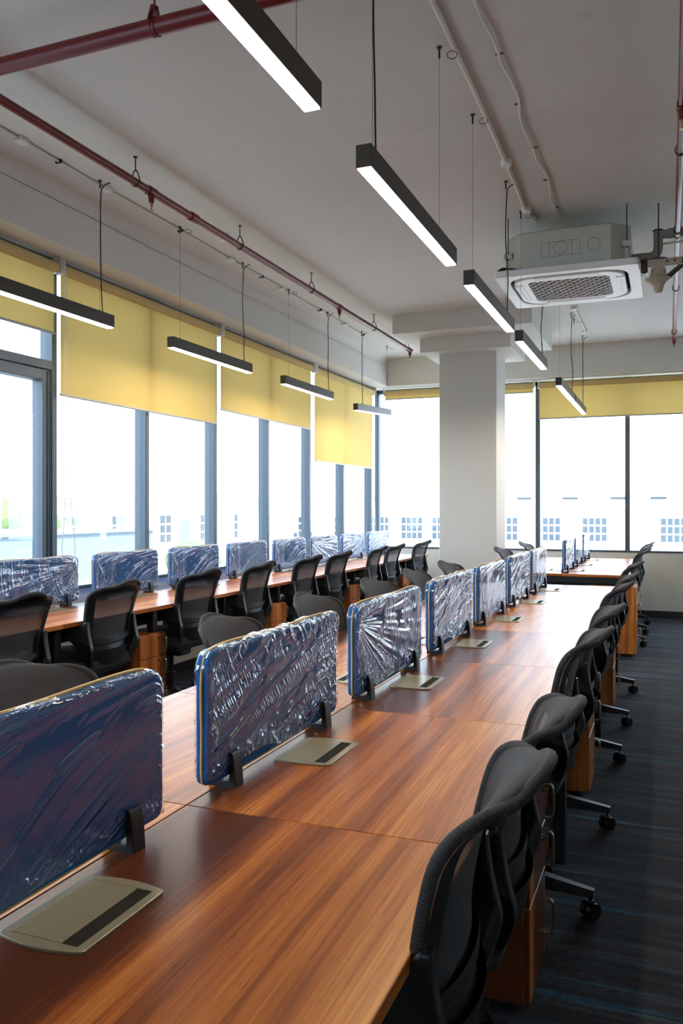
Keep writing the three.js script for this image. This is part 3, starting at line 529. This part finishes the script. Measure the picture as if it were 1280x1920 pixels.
[0, 2, 1, 2, 0, 2, 0].forEach((k, i) => deskScreen('blue screen in clear film on the middle bench, ' + ord[i], -0.924, seam(i) + 0.045 + SW / 2, k, 'wrapped screens on the middle bench', i === 2));
[1, 0, 0, 0, 0, 1, 1, 2].forEach((k, i) => deskScreen('blue screen in clear film on the window bench, ' + ord[i], -3.565, FL + (i + 1) * U + 0.065 + SW / 2, k, 'wrapped screens on the window bench', i === 5));
[2, 0, 2].forEach((k, i) => deskScreen('blue screen in clear film on the far short bench, ' + ['nearest', 'middle one', 'farthest'][i], -0.924, 8.06 + i * U + 0.045 + SW / 2, k, 'wrapped screens on the far bench'));

// ---------------------------------------------------------------- task chairs (front towards -z)
const backProfile = new THREE.CatmullRomCurve3([[0.218, 0.585], [0.216, 0.65], [0.224, 0.72], [0.238, 0.79], [0.255, 0.85], [0.28, 0.9], [0.314, 0.93], [0.352, 0.94]].map(([z, y]) => V(0, y, z)));
const backTable = Array.from({ length: 201 }, (_, i) => backProfile.getPointAt(i / 200));
function backAt(s, t, off = 0) { // s -1..1 across, t 0..1 upwards
  const P = backTable[Math.round(clamp(t) * 200)], Q = backTable[Math.min(200, Math.round(clamp(t) * 200) + 1)], R = backTable[Math.max(0, Math.round(clamp(t) * 200) - 1)];
  const tz = Q.z - R.z, ty = Q.y - R.y, l = Math.hypot(tz, ty), nz = ty / l, ny = -tz / l; // rearward normal
  const hw = lerp(0.2, 0.24, clamp(t / 0.7)) * (t < 0.66 ? 1 : Math.sqrt(1 - Math.pow((t - 0.66) / 0.385, 2)));
  const s2 = s * s;
  return [s * hw, P.y - 0.03 * s2 * smooth(t, 0.6, 1) + 0.02 * s2 * smooth(t, 0.3, 0) + ny * off, P.z - 0.034 * s2 + nz * off];
}
function makeChair() {
  const t = thing('task_chair', 'x', 'chair');
  const per = []; // perimeter of the back
  for (let i = 0; i < 8; i++) per.push(backAt(-1 + i / 4, 0)); for (let i = 0; i < 20; i++) per.push(backAt(1, i / 20)); for (let i = 0; i < 8; i++) per.push(backAt(1 - i / 4, 1)); for (let i = 0; i < 20; i++) per.push(backAt(-1, 1 - i / 20));
  obj('mesh_back', surface((u, v) => backAt(lerp(-1, 1, u), v, -0.002), 28, 30), M.chairMesh, t).userData.label = 'see-through black mesh';
  obj('back_rim', tube(per, 0.0105, 150, 8, true), M.chairKnit, t);
  const strips = [-1, 1].map((k) => surface((u, v) => backAt(k * lerp(0.8, 1, u), v * 0.95, 0.012), 4, 30));
  strips.push(surface((u, v) => backAt(lerp(-1, 1, u), lerp(0.72, 1, v), 0.012), 20, 12), surface((u, v) => backAt(lerp(-1, 1, u), lerp(0.0, 0.07, v), 0.012), 20, 3));
  obj('back_frame', strips, M.chairPlastic, t);
  // lower spine carrying the back, a curved shell that runs below the seat
  obj('back_bracket', [surface((u, v) => { const s = lerp(-1, 1, u); return [s * lerp(0.17, 0.1, v), lerp(0.615, 0.4, v) + 0.02 * s * s * (1 - v), lerp(0.215, 0.235, Math.sin(v * 2.2)) - 0.16 * smooth(v, 0.55, 1) - 0.03 * s * s]; }, 14, 16), surface((u, v) => { const s = lerp(-1, 1, u); return [s * lerp(0.19, 0.17, v), lerp(0.555, 0.475, v), 0.245 - 0.05 * s * s - 0.015 * v]; }, 14, 4)], M.chairPlastic, t);
  const arm = new THREE.Shape();
  arm.moveTo(0.2, 0.72); arm.quadraticCurveTo(0.182, 0.7, 0.165, 0.685); arm.quadraticCurveTo(0.12, 0.672, -0.06, 0.672); arm.quadraticCurveTo(-0.085, 0.66, -0.06, 0.652); arm.quadraticCurveTo(0.08, 0.65, 0.12, 0.618); arm.quadraticCurveTo(0.16, 0.58, 0.15, 0.52); arm.lineTo(0.13, 0.44); arm.lineTo(0.175, 0.425); arm.quadraticCurveTo(0.245, 0.53, 0.235, 0.58); arm.quadraticCurveTo(0.212, 0.66, 0.21, 0.72); arm.closePath();
  for (const k of [-1, 1]) { const g = extrude(arm, 0.022, 0.005, 8).rotateY(-Math.PI / 2); g.translate(0.011, 0, 0); const p = g.attributes.position; for (let i = 0; i < p.count; i++) { const y = p.getY(i), z = p.getZ(i); p.setX(i, p.getX(i) + k * (0.222 + 0.035 * smooth(0.2 - z, 0, 0.2) * smooth(y, 0.5, 0.64) - 0.05 * smooth(0.56 - y, 0, 0.14))); } g.computeVertexNormals(); obj('armrest', g, M.chairPlastic, t); }
  const sg = extrude(rrect(-0.235, 0.235, -0.22, 0.24, 0.07, 0.07), 0.035, 0.02, 6).rotateX(Math.PI / 2).translate(0, 0.485, -0.05);
  obj('seat', sg, M.chairSeat, t);
  obj('seat_pan', extrude(rrect(-0.2, 0.2, -0.18, 0.2, 0.05), 0.02, 0.008, 5).rotateX(Math.PI / 2).translate(0, 0.43, -0.04), M.chairPlastic, t);
  obj('tilt_mechanism', cbox(-0.07, 0.07, 0.35, 0.405, -0.1, 0.12, 0.015), M.chairPlastic, t);
  obj('gas_lift', [cyl(0.026, 0.026, 0.15, 0, 0.1, 0), cyl(0.015, 0.015, 0.14, 0, 0.24, 0)], M.chairPlastic, t);
  obj('base_hub', cyl(0.05, 0.042, 0.06, 0, 0.085, 0, 20), M.chairPlastic, t);
  const legG = hexa([[-0.026, 0.085, 0.02], [0.026, 0.085, 0.02], [0.022, 0.142, 0.02], [-0.022, 0.142, 0.02], [-0.015, 0.072, 0.292], [0.015, 0.072, 0.292], [0.012, 0.096, 0.296], [-0.012, 0.096, 0.296]]);
  const wheel = (x) => new THREE.CylinderGeometry(0.027, 0.027, 0.019, 22).rotateZ(Math.PI / 2).translate(x, 0.027, 0);
  const casG = merged([wheel(-0.0135), wheel(0.0135), cyl(0.007, 0.007, 0.045, 0, 0.04, 0.0, 8), cyl(0.018, 0.014, 0.02, 0, 0.04, 0, 12)]);
  for (let k = 0; k < 5; k++) { const l = obj('base_leg', legG, M.chairPlastic, t); l.rotation.y = k * Math.PI * 0.4; const c = obj('castor', casG, M.castor, l); c.position.set(0, 0, 0.283); c.rotation.y = 0.9 + k * 1.3; }
  return t;
}
const chair0 = makeChair(); let firstChair = true;
function chair(x, f, turn, label, group, lift = 0) {
  let c = chair0;
  if (!firstChair) { c = chair0.clone(); c.name = numbered('task_chair'); scene.add(c); }
  firstChair = false;
  c.position.set(x, 0, -f); c.rotation.y = turn; c.userData = { label, category: 'chair', group };
  if (lift) for (const k of c.children) if (!/base|castor|gas/.test(k.name)) k.position.y += lift;
  return c;
}
const nth = ['first', 'second', 'third', 'fourth', 'fifth', 'sixth', 'seventh', 'eighth', 'ninth', 'tenth'];
const R90 = Math.PI / 2;
[[1.33, 0.03, 0.03], [1.85, -0.03, -0.02], [2.88, 0.02, 0], [3.685, -0.04, -0.01], [4.69, 0.03, 0.005], [5.485, -0.02, -0.005], [6.5, 0.02, 0.005]].forEach(([f, a, l], i) => chair(-0.525, f, R90 + a, 'black mesh chair on the aisle side of the middle bench, ' + nth[i] + ' from the camera', 'chairs along the aisle', l));
[[8.72, 0.05], [9.55, -0.03], [10.4, 0.03]].forEach(([f, a], i) => chair(-0.51, f, R90 + a, 'black mesh chair on the aisle side of the far bench, ' + ['nearest', 'middle one', 'farthest'][i], 'chairs at the far bench'));
[[1.72, 0.04], [2.84, -0.05], [3.68, 0.03], [4.6, 0.06], [5.45, -0.03], [6.35, 0.05]].forEach(([f, a], i) => chair(-1.33, f, -R90 + a, 'black mesh chair behind the middle bench screens, ' + nth[i] + ' from the left edge', 'chairs behind the middle bench', -0.02));
[[8.45, 0.05], [9.95, 0.02]].forEach(([f, a], i) => chair(-1.3, f, -R90 + a, 'black mesh chair seen beyond the column beside the far bench, ' + ['nearer', 'farther'][i], 'chairs at the far bench'));
[[3.14, 0.02], [3.9, -0.04], [4.84, 0.04], [5.68, -0.03], [6.62, 0.02], [7.36, 0.03], [8.43, -0.06], [9.08, 0.03], [10.22, 0.08]].forEach(([f, a], i) => chair(-3.17, f, R90 + a, 'black mesh chair at the window bench, ' + nth[i] + ' from the left edge', 'chairs at the window bench', -0.008));

// ---------------------------------------------------------------- outside the windows
struct('ground', fbox(-320, 160, -12.2, -12, -120, 420, 0), std(0xc4c8ca, 0.95), 'pale ground far below');
function facadeWindow(parent, along, at, c, y0, y1, w, cols, rows) { // frame with separate panes
  const p = (a0, a1, b0, b1, d0, d1) => along === 'x' ? fbox(a0, a1, b0, b1, at - d1, at - d0, 0) : cbox(at + d0, at + d1, b0, b1, -a1, -a0, 0);
  const f = obj('window_frame', p(c - w / 2, c + w / 2, y0, y1, 0.02, 0.08), render1, parent), pw = w / cols, ph = (y1 - y0) / rows;
  for (let i = 0; i < cols; i++) for (let j = 0; j < rows; j++) obj('pane', p(c - w / 2 + i * pw + pw * 0.12, c - w / 2 + (i + 1) * pw - pw * 0.12, y0 + j * ph + ph * 0.1, y0 + (j + 1) * ph - ph * 0.1, 0.08, 0.1), outGlass, f);
}
{
  const b = thing('office_block', 'long pale building with gridded windows beyond the end window', 'building', [0, 0, 0]);
  obj('wall', fbox(-44, 22, -12, 2.3, 60, 75, 0), render1, b);
  obj('cornice', fbox(-44.3, 22.3, 2.3, 2.62, 59.6, 75, 0), outTrim, b);
  obj('floor_band', fbox(-44, 22, 1.2, 1.35, 59.85, 60, 0), outTrim, b);
  for (const x of [-34, -30.5, -27, -23.5, -20.6, -18, -15.6, -10.9, -7.9, -4.75, 0.35, 4.2, 8.1]) facadeWindow(b, 'x', 60, x, -0.95, 0.75, 1.7, 4, 3);
  for (const x of [-11.5, -9.6, -6.4, -3.2, -0.6, 2.4]) obj('louvre_slit', fbox(x - 0.5, x + 0.5, 2.0, 2.14, 59.9, 60, 0), outGlass, b);
  obj('roof_tank', fbox(-8.4, -7.3, 2.62, 3.1, 62, 63, 0), brownTank, b);
  obj('roof_hut', fbox(-6, -2, 2.62, 4.0, 66, 70, 0), render2, b);
  const r = thing('roof_parapet', 'grey concrete parapet of the neighbouring roof, seen low through the left window', 'wall', [0, 0, 0]);
  obj('wall', fbox(-26, -14, -12, 0.72, -12, 20.4, 0), concrete, r);
  obj('coping', fbox(-14.4, -13.9, 0.72, 0.8, -12, 20.45, 0), concrete, r);
  const r2 = obj('garden_wall', fbox(-21, -20.4, 0.72, 1.25, -12, 17, 0), concrete); tag(r2, 'pale low wall on the roof behind the grey parapet', 'wall');
  const w = thing('apartment_house', 'white flat-roofed house with tall windows, seen through the long window', 'building', [0, 0, 0]);
  obj('wall', fbox(-42, -28, -12, 1.9, 31, 58, 0), render1, w);
  obj('roof_slab', fbox(-42, -27.2, 1.9, 2.15, 30.6, 58, 0), outTrim, w);
  for (const f of [33.5, 37.5, 42, 46.5, 51, 55.5]) facadeWindow(w, 'f', -28, f, -0.7, 1.0, 1.3, 2, 3);
  for (const f of [35.5, 44.2, 53.2]) obj('doorway', cbox(-28.01, -27.95, -3, 0.6, -f - 0.6, -f + 0.6, 0), concrete, w);
  obj('roof_hut', fbox(-38, -31, 2.15, 3.9, 47, 53, 0), render2, w);
  obj('roof_hut', fbox(-40, -32, 2.15, 3.0, 33, 40, 0), render2, w);
  obj('water_tank', cyl(0.45, 0.4, 0.95, -30.5, 2.15, -44.6, 18), brownTank, w);
  const g = thing('glass_tower', 'pale teal glazed tower on the skyline behind the white house', 'building', [0, 0, 0]);
  for (const [x0, x1, y0, y1, f] of [[-155, -128, -12, 11, 190], [-100, -88, -12, 13, 205], [-60, -52, -12, 11, 215]]) obj('glazed_block', fbox(x0, x1, y0, y1, f, f + 18, 0), tealGlass, g);
}
function tree(label, x, f, ground, h, r) {
  const t = thing('tree', label, 'tree', [x, ground, -f], 0, 'trees outside'), gs = [];
  for (let i = 0; i < 14; i++) { const a = rnd() * 6.28, q = Math.sqrt(rnd()) * r * 0.7, s = r * (0.3 + 0.25 * rnd()), g = new THREE.IcosahedronGeometry(s, 2), p = g.attributes.position; for (let k = 0; k < p.count; k++) { const n = 0.75 + 0.5 * noise(p.getX(k) * 9 / r + i, p.getY(k) * 9 / r + p.getZ(k) * 5 / r); p.setXYZ(k, p.getX(k) * n, p.getY(k) * n, p.getZ(k) * n); } g.computeVertexNormals(); gs.push(g.translate(Math.cos(a) * q, h - r * 0.8 + (rnd() - 0.3) * r, Math.sin(a) * q)); }
  obj('foliage', gs, leafMat, t); obj('trunk', cyl(r * 0.09, r * 0.05, h - r * 0.6, 0, 0, 0, 8), barkMat, t);
}
tree('pale green tree behind the parapet at the left edge', -30, 22.5, -12, 14.2, 2.2);
tree('bushy pale green tree beside the opening sash', -24.5, 26.8, -12, 12.9, 1.9);
tree('small round tree on the skyline left of the low blind', -46, 45, -12, 15.2, 1.8);
tree('small tree between the houses, low behind the window bench', -19, 31, -12, 11.6, 1.4);

scene.traverse((o) => { if (o.isMesh) { o.castShadow = true; o.receiveShadow = true; } });
renderer.render(scene, camera);
